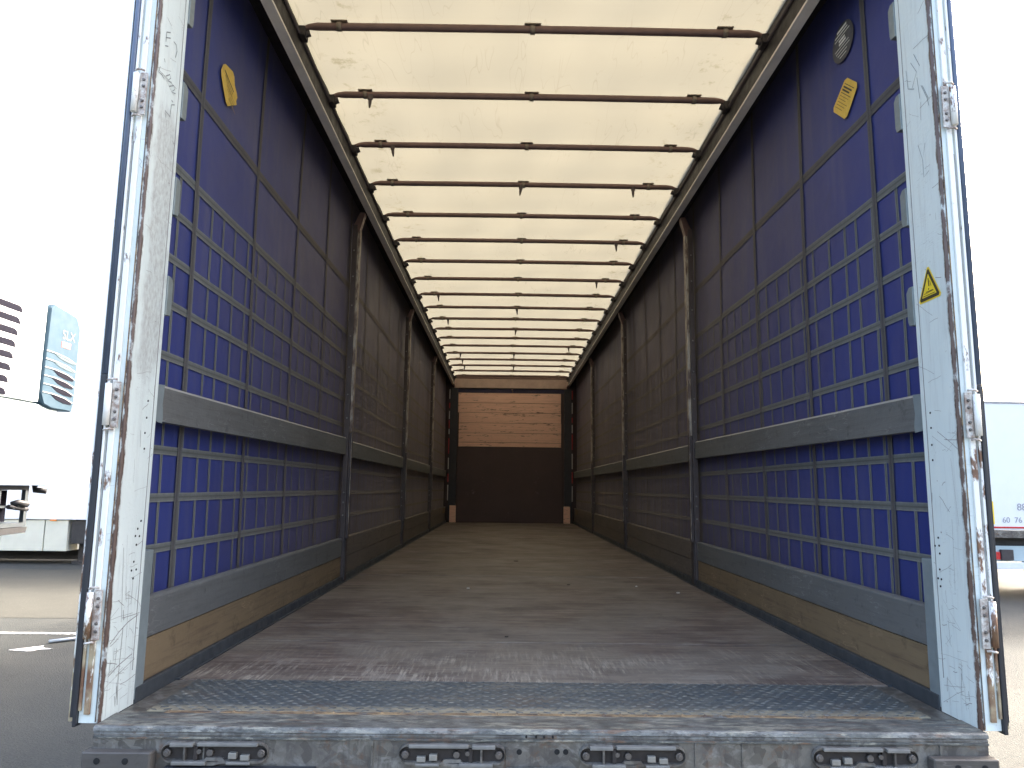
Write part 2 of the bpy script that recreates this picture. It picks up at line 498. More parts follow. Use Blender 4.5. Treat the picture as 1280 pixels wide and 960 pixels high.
plain('steel_rod', (.5, .52, .54), .35, .6, .2, 30)

n = NT('asphalt')
c = n.mix(n.noise(1.1, 6, .6), (.030, .033, .032), (.046, .049, .046))
gv = n.voro(90, None, 'F1', 'Color')
c = n.mix(n.math('MULTIPLY', n.sep(gv)[0], .5), c, (.062, .063, .059))
cr = n.voro(.5, n.map(scale=(1, 1, 0)), 'DISTANCE_TO_EDGE')
c = n.mix(n.math('MULTIPLY', n.ramp(n.noise(.6, 5, .6, n.map(loc=(5, 5, 0))), [(.5, 0), (.65, 1)]), .35), c, (.068, .068, .062))
oil = n.ramp(n.noise(1.7, 5, .65, n.map(loc=(2, 7, 0))), [(.62, 0), (.70, 1)])
c = n.mix(n.math('MULTIPLY', oil, .5), c, (.022, .023, .023))
n.bump(n.voro(90), .5, .01)
MT['asphalt'] = n.done(c, .95, 0, .12)
n = NT('concrete_strip')
c = n.mix(n.noise(2.2, 6, .65), (.038, .038, .033), (.060, .059, .050))
c = n.mix(n.ramp(n.noise(40, 4), [(.6, 0), (.7, .6)]), c, (.12, .115, .10))
MT['concrete'] = n.done(c, .95, 0, .12)
n = NT('road_paint')
c = n.mix(n.ramp(n.noise(18, 6, .7), [(.45, 0), (.6, 1)]), (.55, .55, .53), (.12, .12, .115))
MT['road_paint'] = n.done(c, .8)


# ------------------------------------------------------------------ geometry helpers
class MB:
    def __init__(s):
        s.bm = bmesh.new()
        s.uvl = None

    def box(s, x0, x1, y0, y1, z0, z1, bev=0.0, mi=0):
        x0, x1 = min(x0, x1), max(x0, x1)
        v = [s.bm.verts.new(p) for p in ((x0, y0, z0), (x1, y0, z0), (x1, y1, z0), (x0, y1, z0),
                                         (x0, y0, z1), (x1, y0, z1), (x1, y1, z1), (x0, y1, z1))]
        fs = [s.bm.faces.new([v[i] for i in q]) for q in ((0, 3, 2, 1), (4, 5, 6, 7), (0, 1, 5, 4), (1, 2, 6, 5), (2, 3, 7, 6), (3, 0, 4, 7))]
        for f in fs:
            f.material_index = mi
        if bev:
            es = list({e for f in fs for e in f.edges})
            r = bmesh.ops.bevel(s.bm, geom=es, offset=bev, segments=2, affect='EDGES', profile=.7)
            for f in r['faces']:
                f.material_index = mi
        return s

    def prism(s, pts, ax, lo, hi, mi=0, bev=0):     # polygon in the plane normal to axis ax, extruded lo..hi
        def P(a, b, c):
            return {0: (c, a, b), 1: (a, c, b), 2: (a, b, c)}[ax]
        A = [s.bm.verts.new(P(a, b, lo)) for a, b in pts]
        B = [s.bm.verts.new(P(a, b, hi)) for a, b in pts]
        k = len(pts)
        fs = [s.bm.faces.new(A[::-1]), s.bm.faces.new(B)]
        for i in range(k):
            fs.append(s.bm.faces.new((A[i], A[(i + 1) % k], B[(i + 1) % k], B[i])))
        for f in fs:
            f.material_index = mi
        if bev:
            es = list({e for f in fs for e in f.edges})
            bmesh.ops.bevel(s.bm, geom=es, offset=bev, segments=1, affect='EDGES')
        return s

    def tube(s, pts, r, seg=10, mi=0, cap=True):
        pts = [Vector(p) for p in pts]
        rings = []
        for i, p in enumerate(pts):
            d = (pts[min(i + 1, len(pts) - 1)] - pts[max(i - 1, 0)]).normalized()
            a = d.orthogonal().normalized() if abs(d.z) > .9 else d.cross(Vector((0, 0, 1))).normalized()
            b = d.cross(a)
            rr = r[i] if isinstance(r, (list, tuple)) else r
            rings.append([s.bm.verts.new(p + rr * (math.cos(t) * a + math.sin(t) * b)) for t in [2 * math.pi * k / seg for k in range(seg)]])
        for A, B in zip(rings, rings[1:]):
            for k in range(seg):
                f = s.bm.faces.new((A[k], A[(k + 1) % seg], B[(k + 1) % seg], B[k]))
                f.material_index = mi
                f.smooth = True
        if cap:
            for rg, fl in ((rings[0], 1), (rings[-1], 0)):
                f = s.bm.faces.new(rg[::-1] if fl else rg)
                f.material_index = mi
        return s

    def grid(s, fn, us, vs_, mi=0, smooth=True):
        uvl = s.bm.loops.layers.uv.verify()
        rows = [[s.bm.verts.new(fn(u, v)) for v in vs_] for u in us]
        for i in range(len(us) - 1):
            for j in range(len(vs_) - 1):
                f = s.bm.faces.new((rows[i][j], rows[i + 1][j], rows[i + 1][j + 1], rows[i][j + 1]))
                f.material_index = mi
                f.smooth = smooth
                for lp, (a, b) in zip(f.loops, ((i, j), (i + 1, j), (i + 1, j + 1), (i, j + 1))):
                    lp[uvl].uv = (us[a], (vs_[b] - vs_[0]) / ((vs_[-1] - vs_[0]) or 1))
        return s

    def ribbon(s, pts, wd, nrm, mi=0):              # flat stroke along points on a plane with normal nrm
        pts = [Vector(p) for p in pts]
        nrm = Vector(nrm)
        L = []
        for i, p in enumerate(pts):
            d = (pts[min(i + 1, len(pts) - 1)] - pts[max(i - 1, 0)]).normalized()
            o = d.cross(nrm).normalized() * wd * .5
            L.append((s.bm.verts.new(p + o), s.bm.verts.new(p - o)))
        for a, b in zip(L, L[1:]):
            f = s.bm.faces.new((a[0], b[0], b[1], a[1]))
            f.material_index = mi
        return s

    def poly(s, pts, mi=0):
        f = s.bm.faces.new([s.bm.verts.new(p) for p in pts])
        f.material_index = mi
        return s

    def mesh(s, name, mats):
        bmesh.ops.recalc_face_normals(s.bm, faces=s.bm.faces)
        me = bpy.data.meshes.new(name)
        s.bm.to_mesh(me)
        s.bm.free()
        for m in (mats if isinstance(mats, (list, tuple)) else [mats]):
            me.materials.append(MT[m])
        return me

    def build(s, name, mats, parent=None, loc=(0, 0, 0), kind=None):
        return link(name, s.mesh(name, mats), parent, loc, kind)


def link(name, me, parent=None, loc=(0, 0, 0), kind=None):
    o = bpy.data.objects.new(name, me)
    C.objects.link(o)
    o.location = loc
    if parent:
        o.parent = parent
    if kind:
        o['kind'] = kind
    return o


def empty(name, loc, label, cat, group=None, rz=0):
    o = bpy.data.objects.new(name, None)
    C.objects.link(o)
    o.location = loc
    o.rotation_euler.z = rz
    o.empty_display_size = .3
    tag(o, label, cat, group)
    return o


def tag(o, label, cat, group=None):
    o['label'] = label
    o['category'] = cat
    if group:
        o['group'] = group
    return o


def text(name, body, size, mat, parent, origin, xdir, ydir, extr=.0008, bold=0):
    cu = bpy.data.curves.new(name, 'FONT')
    cu.body = body
    cu.size = size
    cu.extrude = extr
    cu.offset = bold
    cu.materials.append(MT[mat])
    o = bpy.data.objects.new(name, cu)
    C.objects.link(o)
    X, Y = Vector(xdir).normalized(), Vector(ydir).normalized()
    Z = X.cross(Y)
    o.matrix_world = Matrix(((X.x, Y.x, Z.x, origin[0]), (X.y, Y.y, Z.y, origin[1]), (X.z, Y.z, Z.z, origin[2]), (0, 0, 0, 1)))
    dg = bpy.context.evaluated_depsgraph_get()
    me = bpy.data.meshes.new_from_object(o.evaluated_get(dg))
    mw = o.matrix_world.copy()
    bpy.data.objects.remove(o)
    o = link(name, me, parent)
    o.matrix_local = mw
    return o


def frange(a, b, st):
    k = max(1, int(round((b - a) / st)))
    return [a + (b - a) * i / k for i in range(k + 1)]


# ------------------------------------------------------------------ the setting: ground
g = MB().grid(lambda u, v: (u, v, 0), [-900, -60, -20, 20, 60, 900], [-900, -40, 0, 40, 900], smooth=False)
g.build('ground', 'asphalt', kind='structure')
s_ = MB().grid(lambda u, v: (u, v + .01 * u, .004), [-40, -15, -4.6], [10.45, 16.2], smooth=False)
s_.build('concrete_road', 'concrete', kind='structure')
p_ = MB()
p_.box(-9.5, -3.0, 9.30, 9.40, .002, .0065)
pm = p_.build('road_line', 'road_paint', kind='structure')
MB().prism([(-5.50, 8.42), (-5.22, 8.36), (-5.20, 8.46), (-5.06, 8.50), (-5.22, 8.56), (-5.26, 8.66), (-5.40, 8.52)], 2, .002, .006).build('road_mark', 'road_paint', kind='structure')

# ------------------------------------------------------------------ the trailer
T = empty('semi_trailer', (0, 0, DECK), 'open curtain-sided semi-trailer seen into its empty blue-walled load space', 'trailer')
Y0, Y1 = 2.187, 14.60            # rear face of the posts, front wall
YS = 2.38                        # far edge of the rear jambs
PIL = (5.33, 8.34, 11.36)        # side pillars


# --- floor
base = MB().box(-1.238, 1.238, 2.66, Y1 + .05, -.14, -.030)
fl = base.build('floor', 'kick_dark', T)
joints = [2.655, 3.32, 5.77, 8.22, 10.67, 13.12, Y1]
for a, b in zip(joints, joints[1:]):
    dz = random.uniform(-.0015, .0015)
    MB().box(-1.222, 1.222, a + .004, b - .004, -.028, 0 + dz, .003).build('floor_panel', 'floor', fl)
for sx in (-1, 1):               # steel edge strip between the sheets and the side kerb
    MB().box(sx * 1.2245, sx * 1.2375, 2.66, Y1, -.028, .0012, 0).build('edge_strip', 'kick_dark', fl)

# --- rear sill
sill = MB()
prof = [(2.655, -.004), (2.655, -.20), (2.150, -.20), (2.150, -.020), (2.154, -.010), (2.162, -.004), (2.285, -.004)]
sill.prism(prof, 0, -1.235, 1.235)
so_ = sill.build('rear_sill', 'galv', T)
MB().box(-1.16, 1.16, 2.293, 2.652, -.003, .0005, 0).build('tread_plate', 'tread', so_)
lug = MB()
k = 0
for i, yy in enumerate(frange(2.305, 2.640, .0245)):
    for j, xx in enumerate(frange(-1.145, 1.145, .042)):
        xx += .021 * (i % 2) + random.uniform(-.001, .001)
        sg = 1 if (i + j) % 2 else -1
        if abs(xx) > 1.15:
            continue
        L_, Wd, a = .0135, .0034, sg * .38
        ca, sa = math.cos(a), math.sin(a)
        q = [(-L_, 0), (0, -Wd), (L_, 0), (0, Wd)]
        P = [(xx + u * ca - v * sa, yy + u * sa + v * ca) for u, v in q]
        top = lug.bm.verts
        t0 = top.new((xx - .009 * ca, yy - .009 * sa, .0032))
        t1 = top.new((xx + .009 * ca, yy + .009 * sa, .0032))
        b_ = [top.new((p[0], p[1], .0004)) for p in P]
        for f in ((b_[0], b_[1], t0), (b_[1], t1, t0), (b_[1], b_[2], t1), (b_[2], b_[3], t1), (b_[3], t0, t1), (b_[3], b_[0], t0)):
            lug.bm.faces.new(f).smooth = True
lug.build('tread_lugs', 'lug_worn', so_, kind='stuff')
# rusty gap behind the nose, nose strip, crease lip
MB().box(-1.10, 1.12, 2.2685, 2.2922, -.012, .0022, .002).build('weld_seam', 'rust_seam', so_)
bead = MB()
for xx in frange(-1.08, 1.08, .06):
    if random.random() < .75:
        xx += random.uniform(-.015, .015)
        bead.tube([(xx - .012, 2.281, -.004), (xx, 2.281, .0015), (xx + .012, 2.281, -.004)], [.002, .0065, .002], 6)
bead.build('weld_beads', 'rust_seam', so_, kind='stuff')
MB().prism([(2.268, .0015), (2.268, -.0035), (2.152, -.0035), (2.147, -.012), (2.144, -.012), (2.146, -.003), (2.152, .0012)], 0, -1.235, 1.235).build('sill_nose', 'nose', so_)
MB().box(-1.235, 1.235, 2.1455, 2.1498, -.031, -.025, .001).build('sill_rib', 'nose', so_)
for xx in (-.93, -.47, -.10, .42, .55, 1.1):          # vertical weld ribs on the rear face
    MB().box(xx - .002, xx + .002, 2.1462, 2.1496, -.19, -.032).build('face_seam', 'galv', so_)
for xx, zz, r in ((-.066, -.058, .0075), (.038, -.057, .0075), (.062, -.057, .0075), (-.047, -.0175, .003), (-.020, -.0175, .003), (.002, -.0175, .003), (.026, -.0175, .003)):
    MB().tube([(xx, 2.1492, zz), (xx, 2.1425 if zz > -.03 else 2.1488, zz)], r, 14).build('bolt_hole', 'hole_black', so_)


def lock_recess(xc, flip):
    # pressed steel housing with two end bolts, a pocket with its shade painted dark and a latch inside
    zc = -.0635
    Y = 2.1485
    hw, hh = .147, .029

    def outline(s, kx=1.0):
        pts = []
        for i in range(9):
            t = math.pi / 2 + math.pi * i / 8
            pts.append((-hw * kx + hh * s + hh * s * math.cos(t), hh * s * math.sin(t)))
        pts += [(-.02, -hh * s), (0.0, -hh * s * 1.18), (.05, -hh * s * 1.18), (.07, -hh * s)]
        for i in range(9):
            t = -math.pi / 2 + math.pi * i / 8
            pts.append((hw * kx - hh * s + hh * s * math.cos(t), hh * s * math.sin(t)))
        pts += [(.075, hh * s), (.05, hh * s * .92), (-.03, hh * s * .92), (-.05, hh * s)]
        return [(xc + flip * a, zc + b) for a, b in pts]
    m = MB()
    o1, o2 = outline(1.0), outline(.70, .985)
    k = len(o1)
    A = [m.bm.verts.new((a, Y, b)) for a, b in o1]
    B = [m.bm.verts.new((a, Y - .011, b)) for a, b in [(xc + (p - xc) * .985, zc + (q - zc) * .94) for p, q in o1]]
    D = [m.bm.verts.new((a, Y - .011, b)) for a, b in o2]
    E_ = [m.bm.verts.new((a, Y - .0015, b)) for a, b in [(xc + (p - xc) * .985, zc + (q - zc) * .9) for p, q in o2]]
    for P, Q, sm in ((A, B, 1), (B, D, 0), (D, E_, 0)):
        for i in range(k):
            f = m.bm.faces.new((P[i], P[(i + 1) % k], Q[(i + 1) % k], Q[i]))
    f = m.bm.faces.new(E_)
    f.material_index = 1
    h = m.build('lock_housing', ['galv', 'recess_shade'], T)
    for dx in (-.128, .128):
        MB().tube([(xc + dx, Y - .002, zc), (xc + dx, Y - .014, zc)], [.0105, .0095], 14).tube(
            [(xc + dx, Y - .014, zc), (xc + dx, Y - .0165, zc)], [.0058, .0045], 10).build('end_bolt', 'bolt_steel', h)
    f_ = flip
    def bx(a0, a1, z0, z1, d, nm='housing_lip', mt='lip_steel'):
        lo, hi = sorted((xc + f_ * a0, xc + f_ * a1))
        MB().box(lo, hi, Y - d, Y - .002, zc + z0, zc + z1, .0025).build(nm, mt, h)
    bx(-.118, .045, .0185, .0275, .019)
    bx(.055, .118, .0175, .0270, .022)
    bx(.020, .112, -.0295, -.0200, .021)
    bx(-.100, -.035, -.0285, -.0215, .018)
    bx(.045, .056, -.019, .017, .012, 'stop_plate', 'recess_shade')
    MB().box(xc + f_ * .080 - .003, xc + f_ * .080 + .003, Y - .014, Y - .001, zc - .022, zc + .022, .001).build('rib_plate', 'galv', h)
    MB().box(xc - f_ * .096, xc - f_ * .072, Y - .015, Y - .002, zc - .018, zc - .004, .002).box(xc - f_ * .062, xc - f_ * .040, Y - .016, Y - .002, zc - .014, zc + .002, .002).build('latch_cam', 'cam_bright', h)
    MB().tube([(xc + f_ * .012, Y - .002, zc), (xc + f_ * .012, Y - .013, zc)], [.010, .0085], 12).build('pivot_bolt', 'bolt_steel', h)
    MB().tube([(xc + f_ * .042, Y - .002, zc + .003), (xc + f_ * .042, Y - .012, zc + .003)], [.0075, .006], 10).build('pivot_bolt', 'bolt_steel', h)
    MB().prism([(xc + f_ * .03, zc - .021), (xc + f_ * -.03, zc - .021), (xc + f_ * -.022, zc - .012), (xc + f_ * .022, zc - .012)], 1, Y - .010, Y - .002).build('latch_plate', 'galv', h)


lock_recess(-.898, -1)
lock_recess(-.25, 1)
lock_recess(.245, -1)
lock_recess(.887, 1)
# lower lip and dark lamp bar edge under the housings
MB().box(-1.03, -.62, 2.128, 2.1488, -.16, -.0985, .004).build('lamp_bar', 'seal_black', T)
MB().box(.70, 1.03, 2.128, 2.1488, -.16, -.0985, .004).build('lamp_bar', 'seal_black', T)
MB().box(-.10, .09, 2.134, 2.1488, -.16, -.0965, .003).build('lower_ledge', 'nose', T)
# bumper blocks with two holes each
for sx, xi, xo in ((-1, -1.060, -1.250), (1, 1.062, 1.246)):
    m = MB()
    pts_t = [(xi, 2.1495), (xi, 2.125), (xi + sx * .004, 2.118), (xo - sx * .004, 2.118), (xo, 2.125), (xo - sx * .012, 2.20), (xo - sx * .02, 2.20), (xo - sx * .02, 2.1495)]
    m.prism(pts_t, 2, -.20, -.058, 0, .003)
    bb = m.build('bumper_block', 'block_rubber', T)
    for xx in (xi + (xo - xi) * .36, xi + (xo - xi) * .76):
        MB().tube([(xx, 2.1184, -.080), (xx, 2.1165, -.080)], .0085, 14).build('bolt_hole', 'hole_black', bb)

# --- side kerbs, pillars, boards
BAYS = [(YS + .005, PIL[0] - .045), (PIL[0] + .045, PIL[1] - .045), (PIL[1] + .045, PIL[2] - .045), (PIL[2] + .045, Y1 - .06)]
for sx in (-1, 1):
    MB().box(sx * 1.239, sx * 1.34, Y0 + .2, Y1 + .05, -.16, .040, .004).build('side_kerb', 'kick_dark', T)
    for bi, (a, b) in enumerate(BAYS):
        a2 = a + (.055 if bi == 0 else 0)
        rnd = lambda: random.uniform(-.004, .004)
        split = .176 if bi == 0 else .168
        # lower board
        m = MB().box(sx * 1.252, sx * 1.280, a2, b, .0415, split - .003, .004)
        ob_ = m.build('side_board', 'board_wood' if bi == 0 else 'board_brown', T)
        if bi == 0:
            ob_['label'] = 'bare brown wooden lower side board'
        d = rnd()
        m = MB().prism([(sx * (1.249), split), (sx * (1.249), .294), (sx * 1.253, .302), (sx * 1.277, .304), (sx * 1.281, .296), (sx * 1.281, split)], 1, a2, b, 0, .0015)
        m.build('side_board', 'board_alu' if bi == 0 else 'board_brown', T)
        zo = .864 + (.012 if bi else 0)
        tl = .024 if bi == 0 else .0
        m = MB()
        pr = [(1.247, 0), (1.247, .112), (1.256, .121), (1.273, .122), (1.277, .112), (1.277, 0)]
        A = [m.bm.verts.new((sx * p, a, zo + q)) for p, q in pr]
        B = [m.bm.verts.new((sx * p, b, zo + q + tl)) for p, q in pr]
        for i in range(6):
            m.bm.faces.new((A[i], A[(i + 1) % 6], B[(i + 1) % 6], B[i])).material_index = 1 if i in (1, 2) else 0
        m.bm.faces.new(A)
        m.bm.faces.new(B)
        m.build('side_board', ['board_mid', 'board_lip_lit'], T)
    # end pockets beside the rear jamb
    MB().box(sx * 1.243, sx * 1.285, YS + .002, YS + .058, .005, .452, .003).build('board_pocket', 'pocket_grey', T)
    MB().prism([(YS + .001, .862), (YS + .050, .858), (YS + .052, .88), (YS + .043, .92), (YS + .050, .985), (YS + .001, .982)], 0, sx * 1.2445, sx * 1.2465).build('board_pocket', 'pocket_grey', T)
    for zb in (2.248, 1.900, 1.555, 1.210):
        MB().prism([(YS - .004, zb), (YS + .028, zb + .004), (YS + .034, zb + .02), (YS + .034, zb + .118), (YS + .018, zb + .134), (YS - .004, zb + .134)], 0, sx * 1.236, sx * 1.268, 0, .002).build(
            'post_clip', 'clip_grey', T)
    for pi_, py in enumerate(PIL):
        m = MB().box(sx * 1.236, sx * 1.272, py - .036, py + .036, .018, 2.60, .004)
        pl = m.build('side_pillar', 'pillar_dark', T)
        # bare inner guide strip (upper part), darker below
        MB().box(sx * 1.215, sx * 1.235, py - .026, py + .026, 1.05, 2.56, .003).build('guide_strip', 'pillar_worn', pl)
        MB().box(sx * 1.216, sx * 1.235, py - .024, py + .024, .30, 1.045, .003).build('lower_guide', 'pillar_dark', pl)
        MB().box(sx * 1.226, sx * 1.235, py - .034, py + .034, .006, .295, .003).build('foot_plate', 'pillar_foot', pl)
        MB().box(sx * 1.211, sx * 1.215, py - .036, py - .0305, .32, 1.2, .001).build('flange', 'pillar_worn', pl)
        # cranked arm up to the roof rail
        mm = MB()
        for w0 in (0,):
            mm.prism([(sx * 1.222, 2.55), (sx * 1.268, 2.55), (sx * 1.264, 2.60), (sx * 1.222, 2.697), (sx * 1.185, 2.697), (sx * 1.190, 2.67)], 1, py - .030, py + .030, 0, .003)
        mm.build('top_arm', 'bow_tube', pl)
        for zz in (.46, .55, .62, 1.15, 1.32, 1.52, 1.75, 1.98, 2.2, 2.4):
            MB().tube([(sx * 1.254, py - .0365, zz), (sx * 1.254, py - .042, zz)], [.006, .004], 8).build('rivet', 'cam_bright', pl)

# --- curtains with webbing
def cur_x(sx, y, z):
    s = 0.0
    s += .004 * math.sin(1.6 * y + 1.3 * z + sx)
    s += .0012 * math.sin(9.4 * (y - 2.70) + .4 * math.sin(3 * z))
    s += .0008 * math.sin(17 * y + 4 * z + 2 * sx)
    s += .010 * math.sin(math.pi * min(max((z - .3) / 2.5, 0), 1)) * math.sin(.9 * y + sx)
    return sx * (1.304 + s)


def strip(name, sx, pts, wd, across, mat, parent, off):
    """band of webbing lying on the curtain; pts = centre line (y,z), across = unit (y,z) of its width"""
    m = MB()
    us = list(range(len(pts)))

    def fn(u, v):
        y, z = pts[u]
        y2, z2 = y + across[0] * v * wd, z + across[1] * v * wd
        return (cur_x(sx, y2, z2) - sx * off, y2, z2)
    m.grid(fn, us, [-.5, 0, .5])
    return m.build(name, mat, parent)


THIN0 = [2.415, 2.568, 2.728, 2.879, 2.992, 3.137, 3.285, 3.432, 3.588, 3.738, 3.877, 4.016, 4.164, 4.318, 4.44, 4.598, 4.75, 4.90, 5.06, 5.2]
STRAPS = [2.700 + .663 * i for i in range(18)]
for sx in (-1, 1):
    m = MB().grid(lambda u, v: (cur_x(sx, u, v), u, v), frange(2.36, 14.66, .085), frange(-.10, 2.90, .10))
    cu = m.build('side_curtain', 'curtain', T)
    for zb, wd, mat in ((2.140, .042, 'strap'), (1.785, .036, 'webbing'), (1.620, .030, 'webbing'), (1.450, .030, 'webbing'), (1.290, .030, 'webbing'),
                        (1.104, .030, 'webbing'), (.780, .030, 'webbing'), (.616, .030, 'webbing'), (.446, .030, 'webbing')):
        ys = frange(2.37, 14.58, .085)
        ph = random.uniform(0, 6)
        strip('webbing_band' if mat == 'webbing' else 'cross_strap', sx, [(y, zb + .003 * math.sin(1.1 * y + ph)) for y in ys], wd, (0, 1), mat, cu, .0035)
    thin = list(THIN0)
    while thin[-1] < 14.3:
        thin.append(thin[-1] + .15 + random.uniform(-.012, .012))
    if sx > 0:
        thin = [t - .018 for t in thin]
    for t in thin:
        if min(abs(t - q) for q in STRAPS) < .018:
            t += .03
        wob = random.uniform(-.006, .006)
        strip('grid_tape', sx, [(t + .004 * math.sin(3 * z + wob * 400) + wob * z, z) for z in frange(-.02, 1.778, .1)], .0185, (1, 0), 'webbing', cu, .0025)
    for q in STRAPS:
        wob = random.uniform(-.01, .01)
        strip('vertical_strap', sx, [(q + .006 * math.sin(2.2 * z + wob * 300) + wob * (z - 1), z) for z in frange(-.05, 2.84, .1)], .034, (1, 0), 'strap', cu, .0060)
    # stickers, lying on the curtain
    def on(y, z, o):
        return (cur_x(sx, y, z) - sx * o, y, z)

    def sticker(name, pts, mats, lines=(), o=.0085):
        m = MB()
        m.poly([on(y, z, o) for y, z in pts], 0)
        for (a, b, wd, mi) in lines:
            m.ribbon([on(a[0], a[1], o + .0012), on((a[0] + b[0]) / 2, (a[1] + b[1]) / 2, o + .0012), on(b[0], b[1], o + .0012)], wd, (sx, 0, 0), mi)
        return m.build(name, mats, cu)
    if sx < 0:
        pts = [(2.850, 2.387), (2.872, 2.402), (2.925, 2.412), (2.955, 2.417), (2.975, 2.405), (2.985, 2.372), (3.012, 2.352), (3.023, 2.335), (3.012, 2.315), (3.020, 2.300), (2.925, 2.243), (2.905, 2.250), (2.868, 2.290), (2.838, 2.330), (2.831, 2.352)]
        ax, bx = Vector((2.868, 2.372)), Vector((2.985, 2.335))
        lines = []
        for i in range(7):
            o_ = Vector((.006 * i, -.0155 * i))
            sh = .012 * (i % 3)
            lines.append((tuple(ax + o_ + Vector((.004 * i, 0))), tuple(bx + o_ * .9 - Vector((sh + .008, 0))), .006 if i == 0 else .0028, 1 if i < 2 else 2))
        s1 = sticker('torn_sticker', pts, ['sticker_yellow', 'print_dark', 'print_brown'], lines)
        s1['label'] = 'torn yellow information sticker'
    else:
        pts = []
        cc = [Vector((2.868, 2.388)), Vector((2.772, 2.304)), Vector((2.889, 2.207)), Vector((3.002, 2.307))]
        for i in range(4):
            a, b, c_ = cc[i - 1], cc[i], cc[(i + 1) % 4]
            pts += [tuple(b + (a - b).normalized() * .016), tuple(b + (c_ - b).normalized() * .016)]
        o0 = cc[0].lerp(cc[3], .0)
        e1 = (cc[1] - cc[0])
        e2 = (cc[3] - cc[0])
        lines = []
        for i in range(9):
            t = .16 + .085 * i
            l0, l1 = cc[0] + e2 * t + e1 * .12, cc[0] + e2 * t + e1 * (.88 - .1 * (i % 3))
            lines.append((tuple(l0), tuple(l1), .0075 if i in (1, 2) else .003, 1 if i < 4 else 2))
        s1 = sticker('sticker', pts, ['sticker_yellow', 'print_dark', 'print_brown'], lines)
        s1['label'] = 'yellow rounded information sticker'
        cy_, cz_ = 2.880, 2.556
        pts = [(cy_ + .094 * math.cos(t), cz_ + .083 * math.sin(t)) for t in [2 * math.pi * i / 28 for i in range(28)]]
        lines = []
        for i, (hw_, wd) in enumerate(((.042, .010), (.062, .006), (.066, .004), (.030, .010), (.030, .010), (.068, .0035), (.060, .0035), (.046, .0035), (.030, .0035))):
            zz = cz_ + .060 - .0150 * i
            lines.append(((cy_ + hw_, zz), (cy_ - hw_ * (.8 if i % 2 else 1), zz), wd, 1))
        s2 = sticker('round_sticker', pts, ['label_dark', 'print_pale'], lines)
        s2['label'] = 'dark round certificate sticker with pale print'

# --- roof rails, bows, roof sheet
for sx in (-1, 1):
    rl = MB().prism([(sx * 1.340, 2.70), (sx * 1.340, 2.905), (sx * 1.150, 2.905), (sx * 1.150, 2.846), (sx * 1.318, 2.846), (sx * 1.318, 2.70)], 1, Y0 + .02, Y1 + .06).build('roof_rail', 'rail_dark', T)
    MB().prism([(sx * 1.131, 2.702), (sx * 1.178, 2.698), (sx * 1.178, 2.716), (sx * 1.146, 2.718), (sx * 1.131, 2.714)], 1, Y0 + .1, Y1).build('rail_lip', 'rail_metal', rl)
    MB().box(sx * 1.1345, sx * 1.1485, Y0 + .1, Y1, 2.719, 2.852).build('roller_track', 'rail_dark', rl)
    MB().tube([(sx * 1.128, Y0 + .1, 2.815), (sx * 1.128, Y1, 2.815)], .007, 8).build('tension_rope', 'pillar_dark', rl)

NB = 19
BOW_Y = [3.3047 + .6174 * i for i in range(NB)]
ZB = 2.866
bow_path = [(-1.132, 0, ZB - .022), (-1.115, 0, ZB - .012), (-1.09, 0, ZB - .002), (-1.05, 0, ZB)] + [(x_, 0, ZB + .004 * (1 - (x_ / 1.05) ** 2)) for x_ in frange(-.9, .9, .3)] + [(1.05, 0, ZB), (1.09, 0, ZB - .002), (1.115, 0, ZB - .012), (1.132, 0, ZB - .022)]
bow_r = [.012, .012, .014, .0185] + [.0185] * 7 + [.0185, .014, .012, .012]
bow_me = MB().tube(bow_path, bow_r, 12).mesh('roof_bow', 'bow_tube')
car_me = MB().box(-.016, .016, -.035, .035, -.024, .024, .006).tube([(-.012, 0, -.012), (.034, 0, .004)], .016, 10).mesh('carriage', 'carriage_dark')
clip_m = MB().box(-.040, .040, -.020, .020, .0195, .0245, .001)
clip_m.tube([(-.012, 0, 0), (.012, 0, 0)], .0225, 12)
clip_me = clip_m.mesh('sheet_clip', 'bow_clip')
hook_me = MB().prism([(-.011, .0), (.011, .0), (.009, -.050), (.004, -.078), (-.004, -.080), (-.009, -.050)], 1, -.024, -.019, 0, .001).box(-.014, .014, -.026, -.017, -.03, -.008, .002).mesh('drop_hook', 'pillar_dark')
HOOKS = {1: [-.90], 2: [-.87], 3: [-.02, .80], 5: [.86], 7: [.84], 8: [-.90], 9: [.01], 10: [-.88], 11: [.02], 13: [.86], 14: [-.86, .02], 15: [-.86], 16: [-.86, .03]}
for i, yb in enumerate(BOW_Y):
    if yb > Y1 - .12:
        break
    jz = random.uniform(-.003, .003)
    bo = link('roof_bow', bow_me, T, (0, yb, jz))
    for sx in (-1, 1):
        c_ = link('carriage', car_me, bo, (sx * 1.118, 0, ZB - .040))
        c_.rotation_euler.z = 0 if sx < 0 else math.pi
    for xx in (-.945 + random.uniform(-.02, .02), .005 + random.uniform(-.015, .015), .925 + random.uniform(-.02, .02)):
        link('sheet_clip', clip_me, bo, (xx, 0, ZB + .002))
    for xx in HOOKS.get(i, ()):
        h = link('drop_hook', hook_me, bo, (xx, 0, ZB - .010))
        h.rotation_euler.y = random.uniform(-.15, .15)


def roof_z(x, y):
    ph = (y - BOW_Y[0]) / .6174
    sag = .010 * (1 - math.cos(2 * math.pi * ph)) / 2
    wr = .004 * math.sin(5.1 * x + 2.3 * y) * math.sin(3.7 * y + x) + .003 * math.sin(13 * x + 1.5 * math.sin(4 * y))
    fold = 0
    if abs(x) > .95:
        fold = .003 * math.sin(14 * y + 3 * x) * (abs(x) - .95) / .2
    return 2.8985 - sag + wr * .8 + fold


MB().grid(lambda u, v: (u, v, roof_z(u, v)), frange(-1.158, 1.158, .0579), frange(Y0 + .03, Y1 + .03, .07)).build('roof_sheet', 'roof', T)

